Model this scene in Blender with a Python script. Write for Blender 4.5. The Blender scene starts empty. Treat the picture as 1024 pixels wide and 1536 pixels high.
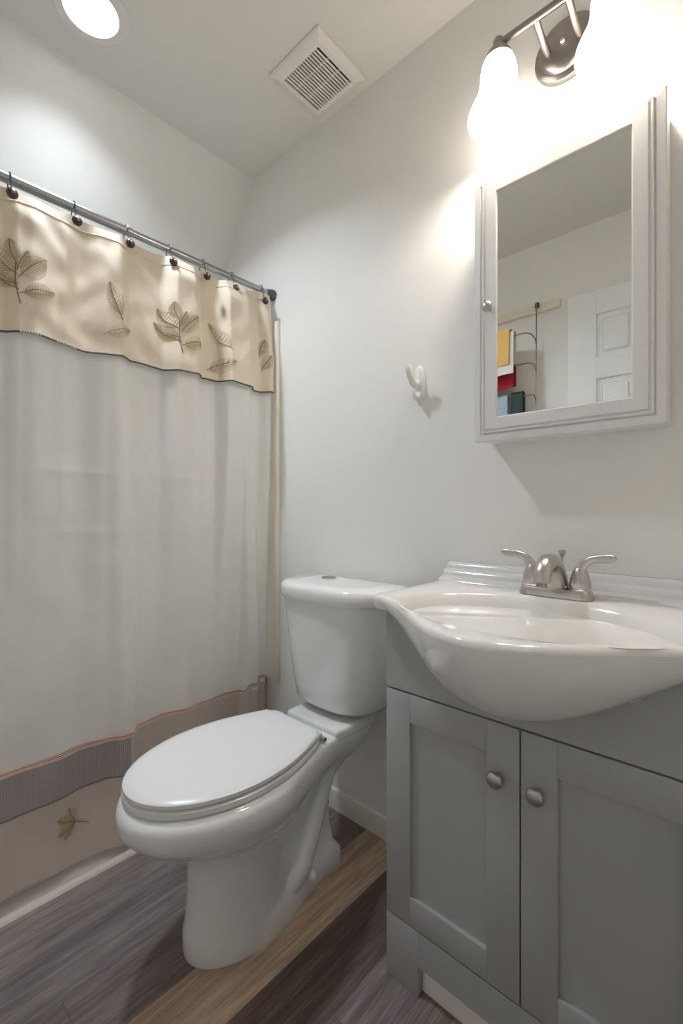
import bpy, bmesh, math, random
from mathutils import Vector, Matrix
random.seed(7)
PI = math.pi
C = bpy.context.scene.collection
sc = bpy.context.scene

# ------------------------------------------------------------------ camera, light, exposure
cam = bpy.data.cameras.new('camera')
cam.sensor_fit = 'HORIZONTAL'; cam.sensor_width = 24.0; cam.lens = 24.0 * 683.0 / 1024.0
cam.shift_y = -2.0 / 1024.0
cam.clip_start = 0.02
co = bpy.data.objects.new('camera', cam); C.objects.link(co)
YAW = math.atan2(628, 683)
co.location = (0, 0, 1.04); co.rotation_euler = (PI / 2, 0, YAW)
sc.camera = co

COOL = (0.80, 0.90, 1.0)
WARM = (1.0, 0.90, 0.81)
COOL_W = 6.1
BULB_W = 4.2
SHADE_E = 2.8
EXPOSURE = 0.56

w = bpy.data.worlds.new('world'); sc.world = w; w.use_nodes = True
w.node_tree.nodes['Background'].inputs[0].default_value = (0.8, 0.85, 0.9, 1)
w.node_tree.nodes['Background'].inputs[1].default_value = 0.15
vs = sc.view_settings
sc.display_settings.display_device = 'sRGB'
vs.view_transform = 'Standard'; vs.look = 'None'; vs.gamma = 1.0; vs.use_curve_mapping = False
vs.exposure = EXPOSURE
sc.cycles.max_bounces = 20; sc.cycles.diffuse_bounces = 14; sc.cycles.glossy_bounces = 6; sc.cycles.transparent_max_bounces = 16

RX, RY = -1.372, 0.462            # the recessed downlight
def lamp(name, kind, loc, power, color, **kw):
    l = bpy.data.lights.new(name, kind); l.energy = power; l.color = color
    for k, v in kw.items(): setattr(l, k, v)
    o = bpy.data.objects.new(name, l); C.objects.link(o); o.location = loc
    return o

# ------------------------------------------------------------------ materials
def srgb(r, g, b):
    f = lambda c: ((c / 255.0) / 12.92) if c / 255.0 <= 0.04045 else (((c / 255.0) + 0.055) / 1.055) ** 2.4
    return (f(r), f(g), f(b), 1.0)

def mat(name, col, rough=0.5, metal=0.0, bump=0.0, bscale=60.0, spec=0.5, coat=0.0, vary=0.0, trans=0.0):
    m = bpy.data.materials.new(name); m.use_nodes = True
    nt = m.node_tree; b = nt.nodes['Principled BSDF']
    b.inputs['Base Color'].default_value = col; b.inputs['Roughness'].default_value = rough
    b.inputs['Metallic'].default_value = metal; b.inputs['Specular IOR Level'].default_value = spec
    b.inputs['Coat Weight'].default_value = coat; b.inputs['Coat Roughness'].default_value = 0.06
    tc = nt.nodes.new('ShaderNodeTexCoord'); n = nt.nodes.new('ShaderNodeTexNoise')
    n.inputs['Scale'].default_value = bscale; n.inputs['Detail'].default_value = 4
    nt.links.new(tc.outputs['Object'], n.inputs['Vector'])
    if bump:
        bp = nt.nodes.new('ShaderNodeBump'); bp.inputs['Strength'].default_value = bump; bp.inputs['Distance'].default_value = 0.002
        nt.links.new(n.outputs['Fac'], bp.inputs['Height']); nt.links.new(bp.outputs['Normal'], b.inputs['Normal'])
    if vary:
        mx = nt.nodes.new('ShaderNodeMixRGB'); mx.blend_type = 'MULTIPLY'; mx.inputs[0].default_value = vary
        mx.inputs[1].default_value = col; nt.links.new(n.outputs['Color'], mx.inputs[2]); nt.links.new(mx.outputs[0], b.inputs['Base Color'])
    return m

def emit(name, col, strength):
    m = bpy.data.materials.new(name); m.use_nodes = True; nt = m.node_tree
    b = nt.nodes['Principled BSDF']; b.inputs['Base Color'].default_value = (0.85, 0.85, 0.83, 1); b.inputs['Roughness'].default_value = 0.35
    b.inputs['Emission Color'].default_value = (*col[:3], 1); b.inputs['Emission Strength'].default_value = strength
    return m

M = {}
M['wall'] = mat('wall_paint', (0.80, 0.795, 0.77, 1), 0.75, bump=0.08, bscale=180, spec=0.3)
M['ceiling'] = mat('ceiling_paint', (0.77, 0.755, 0.72, 1), 0.85, bump=0.06, bscale=150, spec=0.2)
M['trim'] = mat('trim_paint', (0.76, 0.74, 0.70, 1), 0.4)
M['trim_dull'] = mat('threshold_paint', (0.60, 0.545, 0.50, 1), 0.5)
M['porcelain'] = mat('porcelain', (0.76, 0.77, 0.775, 1), 0.12, coat=0.5)
M['seat'] = mat('seat_plastic', (0.72, 0.73, 0.74, 1), 0.25)
M['basin'] = mat('basin_ceramic', (0.75, 0.745, 0.73, 1), 0.12, coat=0.5)
M['vanity'] = mat('grey_paint', (0.385, 0.388, 0.388, 1), 0.45, bump=0.02, bscale=200)
M['gap'] = mat('dark_gap', (0.02, 0.02, 0.02, 1), 0.8)
M['kick'] = mat('kick_board', (0.88, 0.82, 0.78, 1), 0.6)
M['nickel'] = mat('brushed_nickel', (0.56, 0.53, 0.50, 1), 0.28, metal=1.0, bump=0.04, bscale=400)
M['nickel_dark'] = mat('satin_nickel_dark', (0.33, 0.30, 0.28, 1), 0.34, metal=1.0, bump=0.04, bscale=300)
M['steel'] = mat('rod_steel', (0.42, 0.42, 0.43, 1), 0.25, metal=1.0)
M['gunmetal'] = mat('gunmetal', (0.12, 0.12, 0.125, 1), 0.4, metal=0.8)
M['brown'] = mat('brown_resin', (0.085, 0.05, 0.035, 1), 0.3, vary=0.5, bscale=120)
M['cabinet'] = mat('cabinet_white', (0.74, 0.735, 0.73, 1), 0.4)
M['plastic'] = mat('white_plastic', (0.78, 0.77, 0.74, 1), 0.35)
M['vent'] = mat('vent_plastic', (0.80, 0.78, 0.73, 1), 0.45)
M['dark'] = mat('slot_shadow', (0.02, 0.018, 0.016, 1), 0.9)  # shade between the vent louvres, put into the colour
M['tub'] = mat('tub_acrylic', (0.54, 0.49, 0.47, 1), 0.25)
M['surround'] = mat('surround_acrylic', (0.78, 0.74, 0.66, 1), 0.3)
M['olive'] = mat('olive_thread', (0.15, 0.135, 0.085, 1), 0.6)
M['gold'] = mat('gold_thread', (0.44, 0.37, 0.19, 1), 0.55)
M['silver'] = mat('sequin', (0.75, 0.75, 0.73, 1), 0.25, metal=0.6)
M['coral'] = mat('coral_thread', (0.50, 0.28, 0.19, 1), 0.6)
M['pinkish'] = mat('pale_pink_ribbon', (0.72, 0.58, 0.52, 1), 0.35)
M['charcoal'] = mat('charcoal_thread', (0.10, 0.10, 0.09, 1), 0.7)
M['door'] = mat('door_paint', (0.84, 0.86, 0.89, 1), 0.45)
M['board'] = mat('board_paint', (0.78, 0.73, 0.62, 1), 0.5)
M['yellow'] = mat('yellow_towel', (0.74, 0.46, 0.14, 1), 0.95, bump=0.5, bscale=500)
M['whitet'] = mat('white_towel', (0.72, 0.70, 0.66, 1), 0.95, bump=0.5, bscale=500)
M['red'] = mat('red_towel', (0.34, 0.012, 0.03, 1), 0.95, bump=0.5, bscale=500)
M['blue'] = mat('pale_blue_towel', (0.42, 0.49, 0.60, 1), 0.95, bump=0.5, bscale=500)
M['teal'] = mat('dark_green_towel', (0.05, 0.075, 0.07, 1), 0.95, bump=0.5, bscale=500)
M['decal'] = mat('faded_blue_print', (0.42, 0.47, 0.53, 1), 0.5)
M['lens'] = emit('downlight_lens', (0.95, 0.98, 1.0), 9.0)
M['shade'] = emit('lit_frosted_glass', (1.0, 0.90, 0.81), SHADE_E)
M['bulb'] = emit('lit_bulb', (1.0, 0.88, 0.70), 12.0)
mm = bpy.data.materials.new('mirror_glass'); mm.use_nodes = True
b = mm.node_tree.nodes['Principled BSDF']; b.inputs['Base Color'].default_value = (0.86, 0.88, 0.86, 1); b.inputs['Metallic'].default_value = 1; b.inputs['Roughness'].default_value = 0.0
M['mirror'] = mm

def fabric(name, col, alpha=1.0, transl=0.3, bump=0.35, stripe=None, wrinkle=0.5, sheen=0.0):
    m = bpy.data.materials.new(name); m.use_nodes = True; nt = m.node_tree; nt.nodes.clear()
    N = nt.nodes.new; L = nt.links.new
    out = N('ShaderNodeOutputMaterial'); d = N('ShaderNodeBsdfPrincipled'); t = N('ShaderNodeBsdfTranslucent'); mx = N('ShaderNodeMixShader')
    d.inputs['Roughness'].default_value = 0.6; d.inputs['Specular IOR Level'].default_value = 0.25
    d.inputs['Sheen Weight'].default_value = sheen
    tc = N('ShaderNodeTexCoord')
    mp = N('ShaderNodeMapping'); mp.inputs['Scale'].default_value = (30, 260, 900); L(tc.outputs['Object'], mp.inputs['Vector'])
    n1 = N('ShaderNodeTexNoise'); n1.inputs['Scale'].default_value = 1.0; n1.inputs['Detail'].default_value = 3; L(mp.outputs[0], n1.inputs['Vector'])
    n2 = N('ShaderNodeTexNoise'); n2.inputs['Scale'].default_value = 11.0; n2.inputs['Detail'].default_value = 4; n2.inputs['Roughness'].default_value = 0.6
    L(tc.outputs['Object'], n2.inputs['Vector'])
    b1 = N('ShaderNodeBump'); b1.inputs['Strength'].default_value = bump; b1.inputs['Distance'].default_value = 0.0008; L(n1.outputs['Fac'], b1.inputs['Height'])
    b2 = N('ShaderNodeBump'); b2.inputs['Strength'].default_value = wrinkle; b2.inputs['Distance'].default_value = 0.005; L(n2.outputs['Fac'], b2.inputs['Height'])
    L(b1.outputs[0], b2.inputs['Normal']); L(b2.outputs[0], d.inputs['Normal']); L(b2.outputs[0], t.inputs['Normal'])
    hv = N('ShaderNodeMapRange'); hv.inputs['To Min'].default_value = 0.94; hv.inputs['To Max'].default_value = 1.03; L(n1.outputs['Fac'], hv.inputs['Value'])
    mu = N('ShaderNodeVectorMath'); mu.operation = 'SCALE'; mu.inputs[0].default_value = col[:3]; L(hv.outputs[0], mu.inputs['Scale'])
    L(mu.outputs[0], d.inputs['Base Color']); L(mu.outputs[0], t.inputs['Color'])
    mx.inputs[0].default_value = transl; L(d.outputs[0], mx.inputs[1]); L(t.outputs[0], mx.inputs[2])
    last = mx.outputs[0]
    if alpha < 1.0:
        tr = N('ShaderNodeBsdfTransparent'); ma = N('ShaderNodeMixShader'); ma.inputs[0].default_value = alpha
        L(tr.outputs[0], ma.inputs[1]); L(last, ma.inputs[2]); last = ma.outputs[0]
        if stripe:
            wv = N('ShaderNodeTexWave'); wv.bands_direction = 'Y'; wv.inputs['Scale'].default_value = stripe; wv.inputs['Distortion'].default_value = 0.3
            L(tc.outputs['Object'], wv.inputs['Vector'])
            r = N('ShaderNodeMapRange'); r.inputs['To Min'].default_value = alpha - 0.10; r.inputs['To Max'].default_value = min(1, alpha + 0.08)
            L(wv.outputs['Fac'], r.inputs['Value']); L(r.outputs[0], ma.inputs[0])
    L(last, out.inputs[0])
    return m
M['linen'] = fabric('white_linen', (0.82, 0.82, 0.805), transl=0.22, wrinkle=0.3)
M['valance'] = fabric('cream_satin', (0.80, 0.70, 0.57), transl=0.15, bump=0.2, wrinkle=0.28, sheen=0.1)
M['sheer'] = fabric('sheer_voile', (0.86, 0.79, 0.71), alpha=0.62, transl=0.3, wrinkle=0.2)
M['band'] = fabric('striped_voile', (0.46, 0.43, 0.43), alpha=0.72, transl=0.25, stripe=58.0, wrinkle=0.2)

# floor: vinyl planks running towards the back wall
def plank_mat():
    m = bpy.data.materials.new('vinyl_plank'); m.use_nodes = True; nt = m.node_tree; b = nt.nodes['Principled BSDF']
    N = nt.nodes.new; L = nt.links.new
    tc = N('ShaderNodeTexCoord'); sp = N('ShaderNodeSeparateXYZ'); L(tc.outputs['Object'], sp.inputs[0])
    def mth(op, a, bb=None, c=None):
        n = N('ShaderNodeMath'); n.operation = op
        for i, v in enumerate((a, bb, c)):
            if v is None: continue
            if isinstance(v, (int, float)): n.inputs[i].default_value = v
            else: L(v, n.inputs[i])
        return n.outputs[0]
    W, LEN = 0.1478, 1.22
    u = mth('DIVIDE', mth('ADD', sp.outputs[0], 0.9445 + 20 * W), W)
    idx = mth('FLOOR', u); fu = mth('FRACT', u)
    wn = N('ShaderNodeTexWhiteNoise'); wn.noise_dimensions = '1D'; L(idx, wn.inputs['W'])
    # where each row of planks is butted: a fixed offset per row
    ro = N('ShaderNodeValToRGB'); ro.color_ramp.interpolation = 'CONSTANT'; re_ = ro.color_ramp.elements
    ends = [.50, .05, .02, .31, .15, .10, .68, .30, .55, .05]
    while len(re_) < len(ends): re_.new(0.5)
    for i, q in enumerate(ends):
        g = (-q % LEN) / LEN; re_[i].position = i / len(ends) + 0.001 if i else 0.0; re_[i].color = (g, g, g, 1)
    L(mth('DIVIDE', mth('SUBTRACT', mth('ADD', idx, 0.5), 16.0), float(len(ends))), ro.inputs[0])
    v = mth('ADD', mth('DIVIDE', sp.outputs[1], LEN), ro.outputs[0])
    jd = mth('FLOOR', v); fv = mth('FRACT', v)
    cb = N('ShaderNodeCombineXYZ'); L(idx, cb.inputs[0]); L(jd, cb.inputs[1])
    w2 = N('ShaderNodeTexWhiteNoise'); w2.noise_dimensions = '2D'; L(cb.outputs[0], w2.inputs['Vector'])
    # the tone of each plank, planks 16..23 across the room
    cr = N('ShaderNodeValToRGB'); cr.color_ramp.interpolation = 'CONSTANT'
    tones = [(0.20, 0.168, 0.160), (0.205, 0.175, 0.168), (0.21, 0.178, 0.172), (0.165, 0.132, 0.122), (0.42, 0.315, 0.235), (0.140, 0.098, 0.084), (0.200, 0.165, 0.160), (0.26, 0.21, 0.17), (0.16, 0.13, 0.11), (0.24, 0.2, 0.17)]
    el = cr.color_ramp.elements
    while len(el) < len(tones): el.new(0.5)
    for i, t in enumerate(tones):
        el[i].position = i / len(tones) + 0.001 if i else 0.0; el[i].color = (*t, 1)
    L(mth('DIVIDE', mth('SUBTRACT', mth('ADD', idx, 0.5), 16.0), float(len(tones))), cr.inputs[0])
    jit = N('ShaderNodeMapRange'); L(w2.outputs['Value'], jit.inputs['Value']); jit.inputs['To Min'].default_value = 0.86; jit.inputs['To Max'].default_value = 1.16
    off = N('ShaderNodeVectorMath'); off.operation = 'SCALE'; L(w2.outputs['Color'], off.inputs[0]); off.inputs['Scale'].default_value = 7.0
    ad = N('ShaderNodeVectorMath'); L(tc.outputs['Object'], ad.inputs[0]); L(off.outputs[0], ad.inputs[1])
    mp = N('ShaderNodeMapping'); mp.inputs['Scale'].default_value = (34, 2.6, 1); L(ad.outputs[0], mp.inputs['Vector'])
    g1 = N('ShaderNodeTexNoise'); g1.inputs['Scale'].default_value = 1.0; g1.inputs['Detail'].default_value = 7; g1.inputs['Roughness'].default_value = 0.65; g1.inputs['Distortion'].default_value = 0.6
    L(mp.outputs[0], g1.inputs['Vector'])
    mp2 = N('ShaderNodeMapping'); mp2.inputs['Scale'].default_value = (230, 9, 1); L(ad.outputs[0], mp2.inputs['Vector'])
    g2 = N('ShaderNodeTexNoise'); g2.inputs['Scale'].default_value = 1.0; g2.inputs['Detail'].default_value = 3; L(mp2.outputs[0], g2.inputs['Vector'])
    gr = N('ShaderNodeMapRange'); L(g1.outputs['Fac'], gr.inputs['Value']); gr.inputs['From Min'].default_value = 0.28; gr.inputs['From Max'].default_value = 0.72; gr.inputs['To Min'].default_value = 0.52; gr.inputs['To Max'].default_value = 1.46
    gr2 = N('ShaderNodeMapRange'); L(g2.outputs['Fac'], gr2.inputs['Value']); gr2.inputs['From Min'].default_value = 0.3; gr2.inputs['From Max'].default_value = 0.75; gr2.inputs['To Min'].default_value = 0.78; gr2.inputs['To Max'].default_value = 1.28
    mul = mth('MULTIPLY', mth('MULTIPLY', gr.outputs[0], gr2.outputs[0]), jit.outputs[0])
    # pale lime streaks in the grain
    st = N('ShaderNodeMapRange'); L(g2.outputs['Fac'], st.inputs['Value']); st.inputs['From Min'].default_value = 0.64; st.inputs['From Max'].default_value = 0.76; st.inputs['To Max'].default_value = 0.24
    sc_ = N('ShaderNodeVectorMath'); sc_.operation = 'SCALE'; L(cr.outputs[0], sc_.inputs[0]); L(mul, sc_.inputs['Scale'])
    mx = N('ShaderNodeMixRGB'); L(st.outputs[0], mx.inputs[0]); L(sc_.outputs[0], mx.inputs[1]); mx.inputs[2].default_value = (0.42, 0.40, 0.39, 1)
    # bevelled joints
    eu = mth('MINIMUM', fu, mth('SUBTRACT', 1.0, fu)); ev = mth('MINIMUM', fv, mth('SUBTRACT', 1.0, fv))
    ju = mth('GREATER_THAN', eu, 0.006); jv = mth('GREATER_THAN', ev, 0.0011)
    jm = N('ShaderNodeMapRange'); L(mth('MULTIPLY', ju, jv), jm.inputs['Value']); jm.inputs['To Min'].default_value = 0.72
    fin = N('ShaderNodeVectorMath'); fin.operation = 'SCALE'; L(mx.outputs[0], fin.inputs[0]); L(jm.outputs[0], fin.inputs['Scale'])
    L(fin.outputs[0], b.inputs['Base Color'])
    b.inputs['Roughness'].default_value = 0.5; b.inputs['Specular IOR Level'].default_value = 0.35
    bp = N('ShaderNodeBump'); bp.inputs['Strength'].default_value = 0.25; bp.inputs['Distance'].default_value = 0.001; L(mul, bp.inputs['Height']); L(bp.outputs[0], b.inputs['Normal'])
    return m
M['floor'] = plank_mat()

# ------------------------------------------------------------------ mesh helpers
ORG = {}
def org(o):
    v = Vector((0, 0, 0))
    while o is not None:
        v += Vector(o.location); o = o.parent
    return v

class MB:
    """collects geometry in world coordinates for ONE mesh object"""
    def __init__(s): s.v = []; s.f = []
    def add(s, V, F):
        k = len(s.v); s.v += [tuple(p) for p in V]; s.f += [tuple(i + k for i in f) for f in F]; return s
    def box(s, a, b, bev=0.0, seg=2):
        x0, x1 = sorted((a[0], b[0])); y0, y1 = sorted((a[1], b[1])); z0, z1 = sorted((a[2], b[2]))
        bm = bmesh.new(); bmesh.ops.create_cube(bm, size=1.0)
        for v in bm.verts: v.co = ((x0 + x1) / 2 + v.co.x * (x1 - x0), (y0 + y1) / 2 + v.co.y * (y1 - y0), (z0 + z1) / 2 + v.co.z * (z1 - z0))
        if bev: bmesh.ops.bevel(bm, geom=list(bm.edges), offset=bev, segments=seg, profile=0.5, affect='EDGES')
        bm.verts.index_update(); s.add([v.co[:] for v in bm.verts], [[v.index for v in f.verts] for f in bm.faces]); bm.free(); return s
    def loft(s, rings, cap0=True, cap1=True, closed=True):
        n = len(rings[0]); V = [p for r in rings for p in r]; F = []
        for i in range(len(rings) - 1):
            for j in range(n if closed else n - 1):
                a = i * n + j; b_ = i * n + (j + 1) % n
                F.append((a, b_, b_ + n, a + n))
        if closed and cap0: F.append(tuple(range(n - 1, -1, -1)))
        if closed and cap1: F.append(tuple(range((len(rings) - 1) * n, len(rings) * n)))
        return s.add(V, F)
    def lathe(s, prof, c, axis=(0, 0, 1), n=32, cap=True):
        ax = Vector(axis).normalized(); t = Vector((1, 0, 0)) if abs(ax.x) < 0.9 else Vector((0, 1, 0))
        e1 = ax.cross(t).normalized(); e2 = ax.cross(e1); c = Vector(c)
        R = [[c + ax * h + (e1 * math.cos(2 * PI * k / n) + e2 * math.sin(2 * PI * k / n)) * max(r, 1e-5) for k in range(n)] for r, h in prof]
        return s.loft(R, cap, cap)
    def tube(s, pts, r, n=10, cap=True, flat=None):
        P = [Vector(p) for p in pts]; rr = r if isinstance(r, (list, tuple)) else [r] * len(P); R = []; up = None
        for i, p in enumerate(P):
            d = (P[min(i + 1, len(P) - 1)] - P[max(i - 1, 0)]).normalized()
            if up is None:
                up = Vector((0, 0, 1)) if abs(d.z) < 0.9 else Vector((0, 1, 0))
            e1 = d.cross(up)
            if e1.length < 1e-4: e1 = d.orthogonal()
            e1.normalize(); e2 = e1.cross(d).normalized(); up = e2
            q = rr[i]; qa, qb = (q if isinstance(q, (list, tuple)) else (q, q))
            R.append([p + e1 * (math.cos(2 * PI * k / n) * qa) + e2 * (math.sin(2 * PI * k / n) * qb) for k in range(n)])
        return s.loft(R, cap, cap)
    def sphere(s, c, r, n=16, sc=(1, 1, 1)):
        prof = [(math.sin(PI * i / n) * r, -math.cos(PI * i / n) * r) for i in range(n + 1)]
        m0 = len(s.v); s.lathe(prof, c, n=2 * n)
        for i in range(m0, len(s.v)):
            p = s.v[i]; s.v[i] = tuple(c[k] + (p[k] - c[k]) * sc[k] for k in range(3))
        return s
    def grid(s, fn, us, vs_):
        V = [fn(u, v) for v in vs_ for u in us]; n = len(us)
        return s.add(V, [(j * n + i, j * n + i + 1, (j + 1) * n + i + 1, (j + 1) * n + i) for j in range(len(vs_) - 1) for i in range(n - 1)])
    def prism(s, poly, x0, x1, ax=0):
        """poly in the two other axes, extruded along ax"""
        def P(a, q):
            l = [q[0], q[1]]; l.insert(ax, a); return tuple(l)
        return s.loft([[P(x0, q) for q in poly], [P(x1, q) for q in poly]])
    def build(s, name, m, parent=None, smooth=True, angle=40, loc=None):
        me = bpy.data.meshes.new(name); o = bpy.data.objects.new(name, me); C.objects.link(o)
        L0 = Vector(loc) if loc else Vector((0, 0, 0))
        if parent is not None: o.parent = parent; L0 = Vector((0, 0, 0)); base = org(parent)
        else: o.location = L0; base = L0
        me.from_pydata([tuple(Vector(p) - base) for p in s.v], [], s.f)
        bm = bmesh.new(); bm.from_mesh(me)
        bmesh.ops.recalc_face_normals(bm, faces=bm.faces); 
        if smooth:
            for f in bm.faces: f.smooth = True
            ca = math.radians(angle)
            for e in bm.edges:
                if len(e.link_faces) == 2 and e.calc_face_angle(0) > ca: e.smooth = False
        bm.to_mesh(me); bm.free()
        me.materials.append(M[m] if isinstance(m, str) else m)
        return o

def tag(o, label=None, cat=None, group=None, kind=None):
    for k, v in (('label', label), ('category', cat), ('group', group), ('kind', kind)):
        if v: o[k] = v
    return o
def thing(name, loc, label, cat, group=None):
    o = bpy.data.objects.new(name, None); C.objects.link(o); o.location = loc; o.empty_display_size = 0.05
    return tag(o, label, cat, group)
def copy_tree(o, parent=None):
    c = o.copy(); C.objects.link(c); c.parent = parent
    for ch in list(o.children): copy_tree(ch, c)
    return c
def lerp(a, b_, t): return a + (b_ - a) * t
def sstep(t): t = min(1, max(0, t)); return t * t * (3 - 2 * t)
def interp(tab, x):
    if x <= tab[0][0]: return tab[0][1]
    for (a, p), (b_, q) in zip(tab, tab[1:]):
        if x <= b_: return lerp(p, q, sstep((x - a) / (b_ - a)))
    return tab[-1][1]

# ------------------------------------------------------------------ the room
YB, YF = 1.16, -0.32            # back wall, wall behind the camera
XL, XR = -2.15, 0.36
ZC = 2.432
XS, ZS = -1.570, 2.432          # where the slope of the ceiling begins
SL = 1.5
ZK = ZC - SL * (XS - XL)
T = 0.08
def struct(mb, name, m, **k): return tag(mb.build(name, m, **k), kind='structure')
struct(MB().box((XL - T, YF - T, -T), (XR + T, YB + T, 0)), 'floor', 'floor', smooth=False)
struct(MB().box((XS, YF, ZC), (XR, YB, ZC + T)), 'ceiling', 'ceiling', smooth=False)
struct(MB().prism([(XS, ZC), (XL, ZK), (XL, ZC + T), (XS, ZC + T)], YF, YB, 1), 'ceiling_slope', 'wall', smooth=False)
struct(MB().box((XL - T, YB, 0), (XR + T, YB + T, ZC + T)), 'wall_back', 'wall', smooth=False)
struct(MB().box((XL - T, YF - T, 0), (XR + T, YF, ZC + T)), 'wall_front', 'wall', smooth=False)
struct(MB().box((XL - T, YF, 0), (XL, YB, ZC + T)), 'wall_left', 'wall', smooth=False)
struct(MB().box((XR, YF, 0), (XR + T, YB, ZC + T)), 'wall_right', 'wall', smooth=False)
bbp = [(YB, 0), (YB - 0.011, 0), (YB - 0.011, 0.058), (YB - 0.008, 0.066), (YB - 0.003, 0.070), (YB, 0.070)]
struct(MB().prism(bbp, -1.385, -0.625), 'baseboard_back', 'trim', angle=25)
struct(MB().prism(bbp, 0.0, XR), 'baseboard_right', 'trim', angle=25)
tr = [(-1.378, 0), (-1.378, 0.012), (-1.383, 0.018), (-1.398, 0.020), (-1.404, 0.016), (-1.404, 0)]
struct(MB().prism(tr, YF + 0.001, YB - 0.012, 1), 'trim_1', 'trim_dull', angle=30)

# six panel door leaf by the wall behind the camera (seen in the mirror)
d0, d1, dy = -0.700, 0.06, -0.278
md = MB().box((d0, YF + 0.003, 0.012), (d1, dy - 0.013, 2.085))
cols = [(d0, -0.573), (-0.415, -0.225), (-0.067, d1)]
for a, c in cols: md.box((a, dy - 0.015, 0.012), (c, dy, 2.085), 0.001, 1)
for (za, zb) in ((0.012, 0.25), (0.80, 0.98), (1.665, 1.765), (1.972, 2.085)):
    for a, c in ((-0.573, -0.415), (-0.225, -0.067)): md.box((a, dy - 0.015, za), (c, dy, zb), 0.001, 1)
for (za, zb) in ((0.25, 0.80), (0.98, 1.665), (1.765, 1.972)):
    for a, c in ((-0.573, -0.415), (-0.225, -0.067)):
        md.box((a + 0.026, dy - 0.016, za + 0.026), (c - 0.026, dy - 0.003, zb - 0.026), 0.009, 2)
dd = struct(md, 'door_1', 'door', angle=20)

# ------------------------------------------------------------------ tub, surround
def rect_ring(x0, x1, y0, y1, z, r=0.02, n=5):
    P = []
    for cx, cy, a0 in ((x1 - r, y1 - r, 0), (x0 + r, y1 - r, PI / 2), (x0 + r, y0 + r, PI), (x1 - r, y0 + r, 1.5 * PI)):
        for k in range(n): a = a0 + PI / 2 * k / (n - 1); P.append((cx + r * math.cos(a), cy + r * math.sin(a), z))
    return P
ya, yb_ = YF + 0.002, YB - 0.002
tub = thing('bathtub', (-1.8, 0.42, 0), 'bathtub side behind the sheer hem of the shower curtain', 'bathtub')
R = [rect_ring(XL + .002, x, ya, yb_, z, 0.004) for x, z in ((-1.406, 0.0), (-1.407, .004), (-1.474, .007), (-1.480, .02), (-1.484, .32), (-1.478, .34), (-1.476, .362))]
R += [rect_ring(XL + .006, -1.48, ya + .004, yb_ - .004, .370, 0.006), rect_ring(XL + .06, -1.555, ya + .06, yb_ - .06, .370, 0.08),
      rect_ring(XL + .07, -1.57, ya + .07, yb_ - .07, .355, 0.08), rect_ring(XL + .11, -1.61, ya + .12, yb_ - .15, .10, 0.10), rect_ring(XL + .16, -1.66, ya + .2, yb_ - .25, .07, 0.10)]
MB().loft(R).build('tub_shell', 'tub', tub, angle=35)
sur = thing('tub_surround', (-1.8, YB, 0.371), 'cream moulded wall surround edge beside the hanging curtain', 'shower surround')
mb = MB()
mb.prism([(XL + .012, .371), (-1.396, .371), (-1.396, 1.79), (XL + .158, 1.79), (XL + .012, 1.572)], YB - .012, YB - .0005, 1)
mb.box((-1.414, YB - .020, .371), (-1.394, YB - .001, 1.785), 0.006)
mb.build('end_panel', 'surround', sur)
MB().box((XL + .0005, ya + .01, .371), (XL + .010, YB - .013, 1.54), 0.003).build('side_panel', 'surround', sur)

# ------------------------------------------------------------------ curtain rod
XROD, ZROD = -1.437, 1.902
rod = thing('curtain_rod', (XROD, 0.42, ZROD), 'grey metal curtain rod above the shower curtain', 'curtain rod')
MB().tube([(XROD, YF + .02, ZROD), (XROD, 0.60, ZROD)], 0.0135, 20).build('outer_tube', 'steel', rod)
MB().tube([(XROD, 0.58, ZROD), (XROD, YB - .02, ZROD)], 0.0115, 20).build('inner_tube', 'steel', rod)
for y0, s in ((YB - .0005, -1), (YF + .0005, 1)):
    MB().lathe([(.020, 0), (.021, .006), (.019, .018), (.0155, .024), (.0145, .034), (.0, .034)], (XROD, y0, ZROD), (0, s, 0), 24).build('end_cap', 'gunmetal', rod)

# ------------------------------------------------------------------ shower curtain
TOPP = [(-.32, -1.44), (-.20, -1.418), (-.13, -1.446), (-.05, -1.418), (.02, -1.446), (.08, -1.414), (.16, -1.446), (.225, -1.416), (.267, -1.440), (.304, -1.414), (.335, -1.406), (.40, -1.423), (.455, -1.440), (.515, -1.411), (.548, -1.406), (.60, -1.446), (.69, -1.444), (.732, -1.396), (.790, -1.392), (.838, -1.440), (.895, -1.446), (.926, -1.392), (.998, -1.386), (1.045, -1.428), (1.075, -1.432), (1.112, -1.408), (1.128, -1.414)]
LOWP = [(-.32, -1.44), (-.16, -1.455), (0.0, -1.43), (.12, -1.452), (.20, -1.418), (.269, -1.430), (.314, -1.436), (.386, -1.436), (.453, -1.450), (.516, -1.440), (.560, -1.412), (.585, -1.410), (.617, -1.448), (.70, -1.462), (.778, -1.440), (.844, -1.455), (.945, -1.464), (.99, -1.455), (1.018, -1.414), (1.045, -1.406), (1.09, -1.455), (1.128, -1.45)]
def nz(a, b_): return math.sin(a * 3.1 + 1.3 * math.sin(b_ * 2.3)) * math.sin(b_ * 4.7 + 0.9 * math.sin(a * 1.9))
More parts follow.
